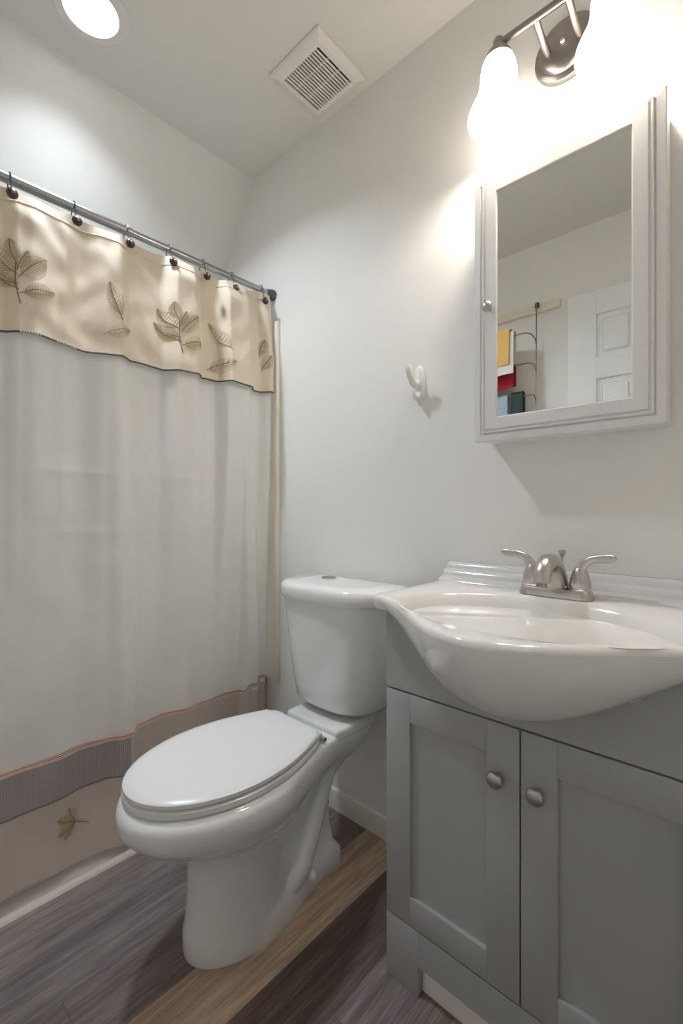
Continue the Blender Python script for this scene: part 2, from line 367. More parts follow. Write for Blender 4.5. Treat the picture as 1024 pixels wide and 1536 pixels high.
def cur_x(y, z):
    t = sstep((1.50 - z) / 1.15)
    x = lerp(interp(TOPP, y), interp(LOWP, y - 0.010 * math.sin(z * 3)), t)
    k = sstep((1.885 - z) / 0.09)                      # gathered close to the rod at the top
    x = lerp(lerp(XROD + 0.006, x, 0.35), x, k)
    x += (0.0022 * nz(y * 8, z * 3.4) + 0.0007 * nz(y * 27 + 2, z * 11)) * k
    if z < 1.49:
        for zc in (1.150, 0.978): x += 0.0055 * math.exp(-((z - zc) / 0.009) ** 2) * (0.6 + 0.4 * math.sin(y * 17)) * (1 if zc > 1.1 else .6)
    return x
def top_z(y): return 1.872 + 0.016 * sstep((y - .98) / .1)
YR = [1.094, .960, .843, .721, .583, .437, .287]
def sag(y): return 0.006 * (1 - max(math.exp(-((y - r) / .035) ** 2) for r in YR))
NY = [YF + 0.03 + (1.128 - YF - 0.03) * i / 330 for i in range(331)]
def zs(a, b_, n): return [a + (b_ - a) * i / n for i in range(n + 1)]
cur = thing('shower_curtain', (-1.43, 0.42, 0.04), 'white fabric shower curtain with cream embroidered valance and sheer hem', 'shower curtain')
mb = MB(); mb.grid(lambda u, v: (cur_x(u, v if v < 1.6 else lerp(1.6, top_z(u) - sag(u), (v - 1.6) / .27)), u, v if v < 1.6 else lerp(1.6, top_z(u) - sag(u), (v - 1.6) / .27)), NY, zs(.362, 1.87, 150))
mb.build('curtain_panel', 'linen', cur, angle=180)
def val_z(u, v): return lerp(1.497 + .004 * math.sin(u * 23), top_z(u) - sag(u), v)
def val_x(y, z): return cur_x(y, z) + 0.004 + 0.016 * sstep((1.85 - z) / .36) + 0.0026 * nz(y * 13 + 5, z * 9) * sstep((1.86 - z) / .05)
va = MB().grid(lambda u, v: (val_x(u, val_z(u, v)), u, val_z(u, v)), NY, zs(0, 1, 48)).build('valance', 'valance', cur, angle=180)
# stitched hem ridge below the rings
mb = MB()
mb.tube([(val_x(u, 1.842) + .0005, u, top_z(u) - .030) for u in NY[::2]], 0.0012, 5)
mb.build('hem_stitch', 'valance', va)
mb = MB(); mb.tube([(val_x(u, val_z(u, 0)), u, val_z(u, 0)) for u in NY], 0.0026, 6); mb.build('valance_trim', 'charcoal', cur)
for (ya_, yb2) in ((.30, .345), (.385, .435)):
    mb = MB()
    for i in range(16):
        u = lerp(ya_, yb2, i / 15.); mb.sphere((val_x(u, val_z(u, 0)) + .003, u, val_z(u, 0) + .0015 * (-1) ** i), .0022, 4)
    mb.build('sequin_row', 'silver', cur)
YS = .588
def wav(u): return .361 + .004 * math.sin(u * 11) + .026 * sstep((u - 1.012) / .014)
mb = MB().grid(lambda u, v: (cur_x(u, wav(u)) + .003, u, lerp(wav(u) - .010, wav(u) + .001, v)), NY, [0, .5, 1]); mb.build('ribbon_band', 'pinkish', cur, angle=180)
mb = MB(); mb.tube([(cur_x(u, wav(u)) + .004, u, wav(u) + .002) for u in NY], 0.0022, 6); mb.build('coral_trim', 'coral', cur)
def seam_z(u): return .243 + .006 * math.sin(u * 9 + 1)
NB = [u for u in NY if u <= YS] + [YS]; NC = [YS] + [u for u in NY if u > YS]
MB().grid(lambda u, v: (cur_x(u, lerp(seam_z(u), .353, v)), u, lerp(seam_z(u), .353, v)), NB, zs(0, 1, 8)).build('striped_sheer_band', 'band', cur, angle=180)
def hem_z(u): return .040 + .008 * math.sin(u * 19 + 2) 
def hem_p(u, z): return (cur_x(u, z) + .010 * sstep((.2 - z) / .2), u, z)
mb = MB().grid(lambda u, v: hem_p(u, lerp(hem_z(u), seam_z(u), v)), NB, zs(0, 1, 14))
mb.grid(lambda u, v: hem_p(u, lerp(hem_z(u), seam_z(u) if v < .65 else .353, v / .65 if v < .65 else 1) if v < .65 else lerp(seam_z(u), wav(u) - .008, (v - .65) / .35)), NC, zs(0, 1, 20))
mb.build('sheer_hem', 'sheer', cur, angle=180)
mb = MB(); mb.tube([(cur_x(u, seam_z(u)) + .002, u, seam_z(u)) for u in NB], 0.0016, 6); mb.build('seam_thread', 'charcoal', cur)

# embroidery, sewn onto the cloth surface
def sew(mb, pts, r, fx, lift=.0016):
    P = []
    for (y, z) in pts: P.append((fx(y, z) + lift, y, z))
    mb.tube(P, r, 5)
def seg(a, b_, bend, n=7):
    d = (b_[0] - a[0], b_[1] - a[1]); return [(a[0] + d[0] * t - d[1] * bend * math.sin(PI * t), a[1] + d[1] * t + d[0] * bend * math.sin(PI * t)) for t in [i / n for i in range(n + 1)]]
def leaf(ms, mg, a, ang, ln, wd, fx, veins=10):
    ca, sa = math.cos(ang), math.sin(ang)
    def P(l, w_): return (a[0] + ca * l - sa * w_, a[1] + sa * l + ca * w_)
    sew(ms, [P(ln * t, ln * .05 * math.sin(PI * t)) for t in [i / 8 for i in range(9)]], .0009, fx)
    for s in (-1, 1):
        sew(mg, [P(ln * (.12 + .88 * t), s * wd * math.sin(PI * t) ** .8) for t in [i / 10 for i in range(11)]], .0005, fx)
        for k in range(veins):
            t = .15 + .72 * k / (veins - 1)
            l0 = ln * t; w1 = s * wd * .85 * math.sin(PI * min(1, t + .06)) ** .8
            sew(mg, [P(l0, 0), P(l0 + ln * .06, w1 * .55), P(l0 + ln * .10, w1)], .00055, fx)
            sew(mg, [P(l0 + ln * .03, w1 * .25), P(l0 + ln * .11, w1 * .40), P(l0 + ln * .15, w1 * .62)], .0005, fx)
def sprig(base, h, spec, fx=val_x, name='embroidered_sprig'):
    if spec != 'full' and len(spec) > 1 and name == 'embroidered_sprig':
        for q in spec: sprig(base, h, [q], fx, name)
        return
    ms, mg = MB(), MB()
    top = (base[0] - .05 * h, base[1] + h * .62)
    if spec == 'full':
        sew(ms, seg(base, top, .05), .0014, fx)
        for f, ang, ln, wd in ((.25, 20, .50, .085), (.34, 140, .52, .085), (.62, 48, .56, .095), (.70, 128, .50, .09), (.98, 100, .38, .06), (.80, 68, .36, .05), (.48, 158, .40, .06)):
            q = (lerp(base[0], top[0], f), lerp(base[1], top[1], f)); leaf(ms, mg, q, math.radians(ang), ln * h, wd * h * 1.5, fx)
    else:
        for (dy_, dz_, ang, ln, wd) in spec: leaf(ms, mg, (base[0] + dy_, base[1] + dz_), math.radians(ang), ln, wd, fx)
    s_ = ms.build(name, 'olive', va if fx is val_x else cur); mg.build('leaf_stitches', 'gold', s_)
sprig((.303, 1.572), .17, 'full')
sprig((.548, 1.60), .15, [(.008, .005, 108, .11, .022), (-.045, -.050, 25, .095, .02)])
sprig((.738, 1.550), .17, 'full')
sprig((.90, 1.565), .15, [(.030, .045, 125, .11, .020), (-.05, -.035, 25, .10, .022)])
sprig((1.085, 1.625), .14, [(-.01, .005, 75, .07, .018), (-.005, -.05, 60, .075, .018)])
hx = lambda y, z: cur_x(y, z) + .010 * sstep((.2 - z) / .2)
sprig((.445, .150), .10, [(0, .0, 150, .055, .016), (0, 0, 110, .05, .014), (.0, 0, 200, .05, .014), (0, 0, 230, .045, .012), (.035, -.018, 150, .06, .005)], hx, 'embroidered_leaf')

# ------------------------------------------------------------------ curtain rings
ORD = ['first', 'second', 'third', 'fourth', 'fifth', 'sixth', 'seventh', 'eighth']
ring0 = None
for i, y in enumerate(YR):
    z0 = 1.846 + 0.010 * (i == 0)
    if ring0 is None:
        r = thing('curtain_ring', (XROD, y, ZROD), '', 'curtain ring', 'brown ball curtain rings along the rod')
        P = []
        for k in range(15):
            a = math.radians(-60 + 250 * k / 14); P.append((XROD + .0165 * math.cos(a), y, ZROD + .0165 * math.sin(a)))
        P = [(XROD + .024, y, 1.850), (XROD + .022, y, 1.868)] + P[2:] + [(XROD - .016, y, 1.880)]
        MB().tube(P, .0016, 6).build('hook', 'gunmetal', r)
        MB().sphere((XROD + .032, y, 1.850), .0135, 10, (.75, 1, 1)).build('ball', 'brown', r)
        MB().sphere((XROD + .043, y, 1.850), .0045, 6).build('stud', 'nickel_dark', r)
        ring0 = r
    else:
        r = copy_tree(ring0); r.location = (XROD, y, ZROD)
    r['label'] = 'brown ball curtain ring on the rod, %s from the back wall' % ORD[i]

# ------------------------------------------------------------------ toilet
XT = -0.962
NA = 72
def egg(yf, ym, ys, yb, wd, wb, z, n=NA, rc=0.03, cvx=False):
    xo = XT - .012 * sstep((.30 - z) / .08) - (.004 if cvx else 0)
    """plan outline: ellipse at the front, taper to width wb between ym and ys, straight on to yb"""
    half = []
    na = n // 2
    q1 = na // 2
    for k in range(q1 + 1):
        a = PI / 2 * k / q1; half.append((wd * math.sin(a), ym - (ym - yf) * math.cos(a)))
    q2 = na - q1 - 6
    for k in range(1, q2 + 1):
        y = lerp(ym, yb - rc, k / q2); t = sstep((y - ym) / (ys - ym)) if not cvx else 1 - math.cos(min(1, (y - ym) / (ys - ym)) * PI / 2); half.append((lerp(wd, wb, t), y))
    r = min(rc, wb * .9)
    for k in range(1, 6):
        a = PI / 2 * k / 5; half.append((wb - r + r * math.cos(a), yb - rc + rc * math.sin(a)))
    half.append((0, yb))
    pts = [(xo + x, y, z) for x, y in half] + [(xo - x, y, z) for x, y in reversed(half[1:-1])]
    return pts
toi = thing('toilet', (XT, 0.80, 0), 'white two piece toilet with closed lid beside the grey vanity', 'toilet')
rings = [egg(.532, .70, .93, 1.005, .104, .064, 0), egg(.529, .70, .93, 1.005, .106, .066, .012), egg(.530, .70, .93, 1.0, .106, .066, .045), egg(.532, .695, .91, .99, .103, .058, .058),
         egg(.536, .685, .86, .985, .100, .050, .070), egg(.541, .68, .86, .970, .098, .050, .14), egg(.542, .68, .86, .968, .099, .050, .20), egg(.538, .68, .87, .975, .103, .050, .245),
         egg(.525, .68, .88, .985, .112, .052, .268), egg(.495, .675, .90, 1.00, .128, .056, .285), egg(.452, .665, .93, 1.02, .148, .062, .305), egg(.412, .65, .95, 1.06, .165, .080, .330), egg(.388, .64, .95, 1.07, .176, .094, .355),
         egg(.378, .635, .94, 1.08, .181, .102, .378), egg(.378, .63, .93, 1.085, .181, .105, .395), egg(.383, .63, .93, 1.085, .177, .104, .408), egg(.394, .63, .93, 1.08, .168, .098, .416)]
mb = MB().loft(rings)
bowl = mb.build('bowl', 'porcelain', toi, angle=55)
mb = MB().box((XT - .108, .912, .395), (XT + .106, 1.085, .431), .010, 4); mb.build('tank_shelf', 'porcelain', toi)
for s in (-1, 1):
    X = lambda d: XT + s * d
    P = [(X(.040), .985, .36), (X(.038), .95, .31), (X(.038), .915, .245), (X(.040), .885, .18), (X(.046), .850, .125), (X(.054), .815, .088), (X(.046), .785, .062), (X(.020), .765, .045)]
    # smooth the trap's path
    def cr(p0, p1, p2, p3, t): return tuple(.5 * (2 * b_ + (c - a) * t + (2 * a - 5 * b_ + 4 * c - d) * t * t + (3 * b_ - a - 3 * c + d) * t ** 3) for a, b_, c, d in zip(p0, p1, p2, p3))
    Q = []
    for i in range(len(P) - 1):
        p0, p1, p2, p3 = P[max(i - 1, 0)], P[i], P[i + 1], P[min(i + 2, len(P) - 1)]
        for k in range(6): Q.append(cr(p0, p1, p2, p3, k / 6.))
    Q.append(P[-1])
    MB().tube(Q, [lerp(.026, .036, k / len(Q)) for k in range(len(Q))], 16).build('trapway', 'porcelain', toi, angle=60)
    MB().lathe([(.014, 0), (.015, .004), (.013, .014), (.007, .020), (0, .021)], (XT - .012 + s * .083, .85, .050), n=20).build('bolt_cap', 'porcelain', toi)
def seat_ring(yf, w, z, ins=0): return egg(yf + ins, .625, .875, .862 - ins, w - ins, .098 - ins, z, rc=.018, cvx=True)
mb = MB().loft([seat_ring(.394, .166, .418, .004), seat_ring(.392, .167, .421), seat_ring(.392, .167, .432), seat_ring(.394, .165, .436, .003)]); mb.build('seat', 'seat', toi, angle=50)
mb = MB().loft([seat_ring(.396, .164, .4385, .004), seat_ring(.393, .166, .441), seat_ring(.393, .166, .449), seat_ring(.395, .164, .453, .004), seat_ring(.401, .159, .4555, .016), seat_ring(.436, .134, .457, .05)]); mb.build('seat_lid', 'seat', toi, angle=50)
for s in (-1, 1): MB().box((XT + s * .078 - .013, .850, .4155), (XT + s * .078 + .013, .874, .440), .005, 3).build('hinge', 'seat', toi)
for s in (-1, 1): MB().tube([(XT + s * .088, .866, .428), (XT + s * .107, .866, .428)], .006, 12).build('hinge_pin', 'nickel', toi)
def tank_ring(w, yf, yb, z, n=64, r=3.4):
    ym = 1.07; P = []
    for k in range(n):
        a = 2 * PI * k / n; cx, sy = math.cos(a), math.sin(a)
        if sy <= 0: e = 2.0 / 2.7; x = w * math.copysign(abs(cx) ** e, cx); y = ym - (ym - yf) * abs(sy) ** e
        else: e = 2.0 / 7.0; x = w * math.copysign(abs(cx) ** e, cx); y = ym + (yb - ym) * abs(sy) ** e
        P.append((XT - .010 + x, y, z))
    return P
TR = [(.130, .975, 1.10, .446), (.146, .958, 1.115, .450), (.155, .948, 1.125, .462), (.163, .944, 1.13, .50), (.182, .936, 1.135, .60), (.200, .929, 1.138, .72), (.205, .927, 1.138, .768)]
MB().loft([tank_ring(*t) for t in TR]).build('tank', 'porcelain', toi, angle=50)
LR = [(.206, .925, 1.140, .7685), (.214, .916, 1.145, .771), (.217, .913, 1.147, .778), (.217, .913, 1.147, .798), (.213, .917, 1.145, .810), (.203, .928, 1.138, .817), (.14, .97, 1.11, .8185)]
MB().loft([tank_ring(*t) for t in LR]).build('tank_lid', 'porcelain', toi, angle=50)
bx, by = -1.045, 1.075
fb = MB().lathe([(.024, 0), (.024, .003), (.021, .0042), (.0205, .003), (0, .003)], (bx, by, .8183), n=32).build('flush_button', 'nickel', toi)
for s in (-1, 1):
    P = [(bx + s * .0012, by - .018), (bx + s * .0012, by + .018)] + [(bx + s * (.0012 + .0175 * math.sin(PI * k / 10)), by + .018 * math.cos(PI * k / 10)) for k in range(1, 10)]
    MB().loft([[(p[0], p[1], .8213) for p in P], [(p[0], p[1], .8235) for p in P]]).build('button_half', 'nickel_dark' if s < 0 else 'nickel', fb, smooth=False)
# a faded printed mark on the front of the base
def ped(ang, z):  # point on the face of the pedestal
    X0 = XT - .012
    a = math.radians(ang); yf, ym, wd = interp([(.07, .534), (.14, .540), (.2, .541)], z), .682, interp([(.07, .098), (.14, .096), (.2, .098)], z)
    return (X0 + (wd + .0006) * math.sin(a), ym - (ym - yf + .0006) * math.cos(a), z)
mb = MB()
for (a0, a1, z0, z1) in ((-24, -17, .108, .113), (-22, -15, .114, .120), (-17, -12, .103, .107), (-26, -21, .121, .126)):
    mb.grid(lambda u, v: ped(u, v), zs(a0, a1, 4), zs(z0, z1, 2))
mb.build('printed_mark', 'decal', bowl)

# ------------------------------------------------------------------ vanity cabinet
VX0, VX1, VY = -0.621, -0.019, 0.825
VC = (VX0 + VX1) / 2
van = thing('vanity_cabinet', (VC, 1.0, 0), 'grey two door shaker vanity cabinet under the white basin', 'cabinet')
mb = MB()
mb.box((VX0, VY + .020, .0), (VX0 + .016, YB - .001, .825), .001, 1); mb.box((VX1 - .016, VY + .020, .0), (VX1, YB - .001, .825), .001, 1)
mb.box((VX0 + .016, YB - .012, .07), (VX1 - .016, YB - .002, .825)); mb.box((VX0 + .016, VY + .022, .125), (VX1 - .016, YB - .012, .14))
mb.build('carcass', 'vanity', van, smooth=False)
MB().box((VX0 + .018, VY + .022, .142), (VX1 - .018, VY + .030, .66)).build('shadow_gap_board', 'gap', van, smooth=False)
poly = [(VX0, .6465), (VX1, .6465)] + [(VC + d, .826 - .115 * (.5 * (1 + math.cos(PI * min(1, abs(d) / .300)))) ** .7) for d in [.301 - .602 * k / 60 for k in range(61)]]
MB().prism([(x, z) for x, z in poly], VY, VY + .0195, 1).build('apron_panel', 'vanity', van, angle=30)
# base rail with the cut-out
e0, e1, zt = -.538, -.102, .066
mb = MB(); mb.box((VX0, VY, 0), (e0, VY + .0195, .1395), .0012, 2); mb.box((e1, VY, 0), (VX1, VY + .0195, .1395), .0012, 2); mb.box((e0 - .001, VY + .0002, zt), (e1 + .001, VY + .0193, .1393), .0005, 1)
mb.build('base_rail', 'vanity', van, angle=30)
MB().box((VX0 + .016, VY + .0205, 0), (VX1 - .016, VY + .034, .085)).build('toe_kick', 'kick', van, smooth=False)
def shaker(x0, x1, z0, z1):
    st = .0625; mb = MB(); yb2 = VY + .0195
    for a, c in ((x0, x0 + st), (x1 - st, x1)): mb.box((a, VY, z0), (c, yb2, z1), .0012, 2)
    for a, c in ((z0, z0 + st - .002), (z1 - st, z1)): mb.box((x0 + st - .0002, VY + .0002, a), (x1 - st + .0002, yb2, c), .0012, 2)
    mb.box((x0 + st - .004, VY + .009, z0 + st - .006), (x1 - st + .004, yb2 - .002, z1 - st + .004))
    return mb
KN = [(.0075, 0), (.0065, .004), (.0055, .010), (.0070, .013), (.0140, .016), (.0158, .0195), (.0150, .0235), (.0110, .027), (.005, .0285), (0, .0288)]
for x0, x1, kx in ((VX0, VC - .0015, -.359), (VC + .0015, VX1, -.287)):
    d = shaker(x0, x1, .1425, .6425).build('door', 'vanity', van, angle=30)
    MB().lathe(KN, (kx, VY - .0002, .545), (0, -1, 0), 28).build('knob', 'nickel', d)

# ------------------------------------------------------------------ wash basin with bowed belly
XC = VC; ZD = 0.852
bas = thing('wash_basin', (XC, 0.95, ZD), 'white ceramic wash basin with bowed front on grey vanity', 'basin')
def Bf(s_): s_ = min(1, abs(s_)); return (.5 * (1 + math.cos(PI * s_))) ** .86
HW = .325; Y0 = .792; AMP = .178
def out_line():
    P = []
    ys_ = [YB - .002 - (YB - .002 - (Y0 + .030)) * i / 30 for i in range(31)]
    for y in ys_: P.append((-HW + .004 * sstep((1.16 - y) / .3) * -0.5, y))
    x_c = P[-1][0]
    for k in range(1, 9):
        a = PI / 2 * k / 8; P.append((x_c + .030 * (1 - math.cos(a)), Y0 + .030 * (1 - math.sin(a)) ))
    xs0 = P[-1][0]; n = 90
    for k in range(1, n): 
        x = lerp(xs0, -xs0, k / n); P.append((x, Y0 - AMP * Bf(x / .305)))
    P += [(-x, y) for x, y in reversed(P[:39])]
    P = P[:]
    for k in range(1, 40): P.append((lerp(P[39 + 89 + 38][0] if False else HW, -HW, k / 40.), YB - .002))
    return P
OUT = out_line()
CY0 = .852; EA, EB = .256, .172
def ell(x, y):
    a = math.atan2((y - CY0) / EB, x / EA); return EA * math.cos(a), CY0 + EB * math.sin(a)
def ring_at(fn): return [fn(x, y) for x, y in OUT]
def inset(x, y, d):
    ex, ey = ell(x, y); L_ = math.hypot(ex - x, ey - y) + 1e-9; k = min(d / L_, .9); return x + (ex - x) * k, y + (ey - y) * k
def rg(d, z): return [(XC + inset(x, y, d)[0], inset(x, y, d)[1], z) for x, y in OUT]
def re(k, z, off=0, dy=0): 
    o = []
    for x, y in OUT:
        ex, ey = ell(x, y); L_ = math.hypot(ex, ey - CY0); q = k + off / L_; o.append((XC + ex * q, CY0 + (ey - CY0) * q + dy, z))
    return o
def tuck(d, z):
    o = []
    for x, y in OUT:
        k = .040 * sstep((.302 - abs(x)) / .03) * (1 if y < .80 else 0); q = inset(x, y, d + k); o.append((XC + q[0], q[1], z))
    return o
rings = [tuck(.012, ZD - .0295), tuck(.004, ZD - .0285), tuck(0, ZD - .022), rg(0, ZD - .0125), rg(0, ZD - .011), rg(.003, ZD - .004), rg(.010, ZD - .0004), rg(.018, ZD), re(1, ZD - .0015, .006), re(1, ZD - .006), re(.965, ZD - .016), re(.92, ZD - .036), re(.86, ZD - .068), re(.76, ZD - .100), re(.60, ZD - .122), re(.40, ZD - .132), re(.2, ZD - .136), re(.07, ZD - .137)]
mb = MB().loft(rings, cap0=True)
# belly below the rim
def zb(x): return ZD - .030 - .140 * Bf(x / .300) ** .76
def belly(x, q):
    yf = min(Y0 - AMP * Bf(x / .305) + .0002, VY - .002); z0 = ZD - .0122; z1 = zb(x)
    a = q * PI / 2; return (XC + x, yf + (VY + .001 - yf) * (1 - math.cos(a) ** .95), z0 - (z0 - z1) * math.sin(a) ** 1.05)
mb.grid(lambda u, v: belly(u, v), zs(-.298, .298, 100), zs(0, 1, 22))
# backsplash with its steps
bs = [(YB - .0015, ZD - .01), (YB - .078, ZD - .01), (YB - .078, ZD - .002), (YB - .072, ZD + .006), (YB - .060, ZD + .010), (YB - .052, ZD + .013), (YB - .048, ZD + .024), (YB - .040, ZD + .029), (YB - .031, ZD + .031), (YB - .027, ZD + .041), (YB - .021, ZD + .046), (YB - .006, ZD + .047), (YB - .0015, ZD + .045)]
mb.prism(bs, XC - HW + .004, XC + HW - .004)
mb.build('basin', 'basin', bas, angle=45)
MB().lathe([(.022, 0), (.022, .002), (.016, .003), (.013, .0005), (0, .0005)], (XC, CY0, ZD - .1368), n=28).build('drain', 'nickel', bas)

# ------------------------------------------------------------------ faucet
FX, FY, FZ = -0.333, 1.060, ZD
fau = thing('faucet', (FX, FY, FZ), 'brushed nickel two handle faucet on the white basin', 'faucet')
def stadium(hw, hy, z, n=40):
    P = []
    for k in range(n):
        a = 2 * PI * k / n; P.append((FX + math.copysign(hw - hy, math.cos(a)) + hy * math.cos(a), FY + hy * math.sin(a), z))
    return P
MB().loft([stadium(.077, .026, FZ + .0003), stadium(.077, .026, FZ + .006), stadium(.074, .024, FZ + .015), stadium(.072, .022, FZ + .018)]).build('base_plate', 'nickel', fau, angle=35)
# spout: a broad arch leaning to the bowl
R = []
for (y, z, ry, rx, tilt) in ((.000, .012, .028, .028, 0), (-.006, .032, .028, .0255, 4), (-.014, .052, .027, .0235, 14), (-.028, .069, .0235, .022, 34), (-.046, .078, .0195, .0205, 62), (-.064, .078, .017, .0195, 92), (-.080, .070, .0155, .0185, 122), (-.090, .056, .0148, .018, 150), (-.0935, .044, .0145, .0175, 168), (-.094, .039, .0135, .0165, 174)):
    a = math.radians(tilt); cy_, cz_ = FY + .008 + y, FZ + z
    R.append([(FX + rx * math.cos(t), cy_ + ry * math.sin(t) * math.cos(a), cz_ + ry * math.sin(t) * math.sin(a)) for t in [2 * PI * k / 24 for k in range(24)]])
sp = MB().loft(R).build('spout', 'nickel', fau, angle=50)
MB().lathe([(.0105, 0), (.0105, .010), (.008, .011), (0, .0105)], (FX, FY + .008 - .094, FZ + .040), (0, -.12, -1), 20).build('aerator', 'nickel_dark', sp)
MB().tube([(FX + .004, FY + .030, FZ + .02), (FX + .004, FY + .032, FZ + .086)], .0028, 10).build('lift_rod', 'nickel', fau)
MB().lathe([(.003, 0), (.0055, .004), (.0078, .010), (.0078, .014), (.005, .0165), (0, .017)], (FX + .004, FY + .032, FZ + .083), n=18).build('lift_knob', 'nickel', fau)
for s in (-1, 1):
    hxp = FX + s * .050
    h = MB().lathe([(.0225, .017), (.0225, .021), (.0205, .023), (.0205, .025), (.0215, .027), (.0195, .041), (.0165, .053), (.0125, .062), (.010, .066), (0, .067)], (hxp, FY, FZ), n=28).build('handle', 'nickel', fau, angle=40)
    pts = [(hxp + s * d, FY + e, FZ + z - .005) for d, e, z in ((-.002, 0, .055), (.002, 0, .070), (.010, -.001, .082), (.022, -.002, .090), (.036, -.004, .093), (.050, -.005, .0935), (.062, -.006, .095), (.070, -.006, .096))]
    MB().tube(pts, [(.011, .011), (.0105, .0095), (.0095, .0075), (.0085, .006), (.0085, .005), (.009, .0045), (.008, .004), (.003, .002)], 16).build('lever', 'nickel', h, angle=60)

# ------------------------------------------------------------------ mirrored medicine cabinet
cab = thing('medicine_cabinet', (-.33, YB, 1.21), 'white framed mirror cabinet on the wall above the basin', 'mirror cabinet')
cx0, cx1, cz0, cz1, cyf = -.528, -.132, 1.210, 1.859, 1.060
mb = MB(); mb.box((cx0 + .006, cyf + .013, cz0 + .005), (cx1 - .006, YB - .0005, cz1 - .005), .001, 1)
mb.build('cabinet_body', 'cabinet', cab, smooth=False)
def frame(mb, outer, prof):
    """mitred picture frame: prof = (inset, y) pairs from the outer back edge inwards"""
    x0, x1, z0, z1 = outer
    mb.loft([[(x0 + d, y, z0 + d), (x1 - d, y, z0 + d), (x1 - d, y, z1 - d), (x0 + d, y, z1 - d)] for d, y in prof], cap0=False, cap1=False)
fr = MB()
frame(fr, (cx0, cx1, cz0, cz1), [(0, cyf + .014), (0, cyf + .008), (.0015, cyf + .006), (.016, cyf + .004), (.018, cyf + .0065), (.022, cyf + .0065), (.030, cyf + .0065)])
fr.build('face_frame', 'cabinet', cab, smooth=False)
dr = MB()
frame(dr, (-.505, -.152, 1.230, 1.847), [(0, cyf + .0064), (0, cyf + .002), (.0015, cyf + .001), (.004, cyf + .001), (.0055, cyf + .003), (.008, cyf + .003), (.0095, cyf - .0005), (.034, cyf - .0005), (.036, cyf), (.038, cyf + .005), (.040, cyf + .005)])
door = dr.build('mirror_door', 'cabinet', cab, smooth=False)
MB().box((-.505 + .0375, cyf + .0042, 1.230 + .0385), (-.152 - .0375, cyf + .0062, 1.847 - .0385)).build('mirror_pane', 'mirror', door, smooth=False)
MB().lathe([(.006, 0), (.005, .006), (.006, .009), (.0115, .012), (.0125, .016), (.0105, .020), (.005, .0225), (0, .023)], (-.4855, cyf - .0004, 1.533), (0, -1, 0), 24).build('knob', 'nickel', door)

# ------------------------------------------------------------------ vanity light
VLX = -.338; VLZ = 2.132; BY = 1.050; BZ = 2.148
vl = thing('vanity_light', (VLX, YB, VLZ), 'nickel wall light with two frosted glass shades above the mirror cabinet', 'wall lamp')
MB().lathe([(.072, 0), (.073, .006), (.070, .013), (.062, .017), (.058, .0175), (.056, .022), (.050, .027), (.034, .030), (.020, .031), (0, .031)], (VLX, YB - .0005, VLZ), (0, -1, 0), 48).build('backplate', 'nickel_dark', vl, angle=35)
MB().sphere((VLX, YB - .034, VLZ), .007, 8).build('finial', 'nickel', vl)
MB().tube([(VLX - .125, BY, BZ), (VLX + .125, BY, BZ)], .0085, 18).build('bar', 'nickel_dark', vl)
for s in (-1, 1):
    MB().tube([(VLX + s * .034, YB - .024, VLZ - .006), (VLX + s * .034, YB - .06, VLZ - .004), (VLX + s * .034, BY + .006, BZ - .004), (VLX + s * .034, BY, BZ)], .0075, 14).build('arm', 'nickel_dark', vl)
    lx = VLX + s * .120
    MB().lathe([(0, .014), (.010, .013), (.013, .006), (.012, -.002), (.016, -.008), (.024, -.018), (.031, -.030), (.033, -.038), (.030, -.040), (0, -.036)], (lx, BY, BZ), n=28).build('shade_holder', 'nickel_dark', vl, angle=40)
    pr = [(.029, 2.112), (.034, 2.108), (.039, 2.094), (.042, 2.075), (.043, 2.056), (.046, 2.038), (.053, 2.020), (.062, 2.003), (.069, 1.987), (.0715, 1.975), (.070, 1.967)]
    pr2 = [(r - .003, z + .001) for r, z in reversed(pr)]
    MB().lathe([(r, z - 2.0) for r, z in pr + pr2], (lx, BY, 2.0), n=40, cap=False).build('glass_shade', 'shade', vl, angle=70)
    MB().sphere((lx, BY, 2.035), .024, 10, (1, 1, 1.3)).build('bulb', 'bulb', vl)
    pl = lamp('vanity_bulb_light', 'POINT', (lx, BY, 2.000), BULB_W, WARM, shadow_soft_size=.03)

# ------------------------------------------------------------------ recessed downlight
dl = thing('downlight', (RX, RY, ZC), 'round recessed downlight glowing in the ceiling', 'ceiling light')
MB().lathe([(.068, -.001), (.070, -.004), (.088, -.006), (.094, -.004), (.096, 0), (.068, 0)], (RX, RY, ZC), n=56, cap=False).build('trim_ring', 'plastic', dl, angle=50)
MB().lathe([(0, 0), (.0695, 0), (.0695, -.002), (.05, -.0035), (0, -.0038)], (RX, RY, ZC), n=56).build('lens', 'lens', dl, angle=50)
al = lamp('downlight_light', 'AREA', (RX, RY, ZC - .008), COOL_W, COOL, shape='DISK', size=.13, spread=math.radians(136))

# ------------------------------------------------------------------ exhaust vent grille
vx0, vx1, vy0, vy1 = -1.152, -.930, .912, 1.130
vg = thing('exhaust_vent', ((vx0 + vx1) / 2, (vy0 + vy1) / 2, ZC), 'square white exhaust fan grille on the ceiling', 'vent')
gx0, gx1, gy0, gy1 = vx0 + .034, vx1 - .034, vy0 + .034, vy1 - .034
mb = MB()
def rr(x0, x1, y0, y1, z): return [(x0, y0, z), (x1, y0, z), (x1, y1, z), (x0, y1, z)]
mb.loft([rr(vx0, vx1, vy0, vy1, ZC - .0005), rr(vx0, vx1, vy0, vy1, ZC - .006), rr(vx0 + .004, vx1 - .004, vy0 + .004, vy1 - .004, ZC - .011), rr(vx0 + .020, vx1 - .020, vy0 + .020, vy1 - .020, ZC - .018), rr(gx0, gx1, gy0, gy1, ZC - .0185), rr(gx0, gx1, gy0, gy1, ZC - .002)], cap0=False, cap1=False)
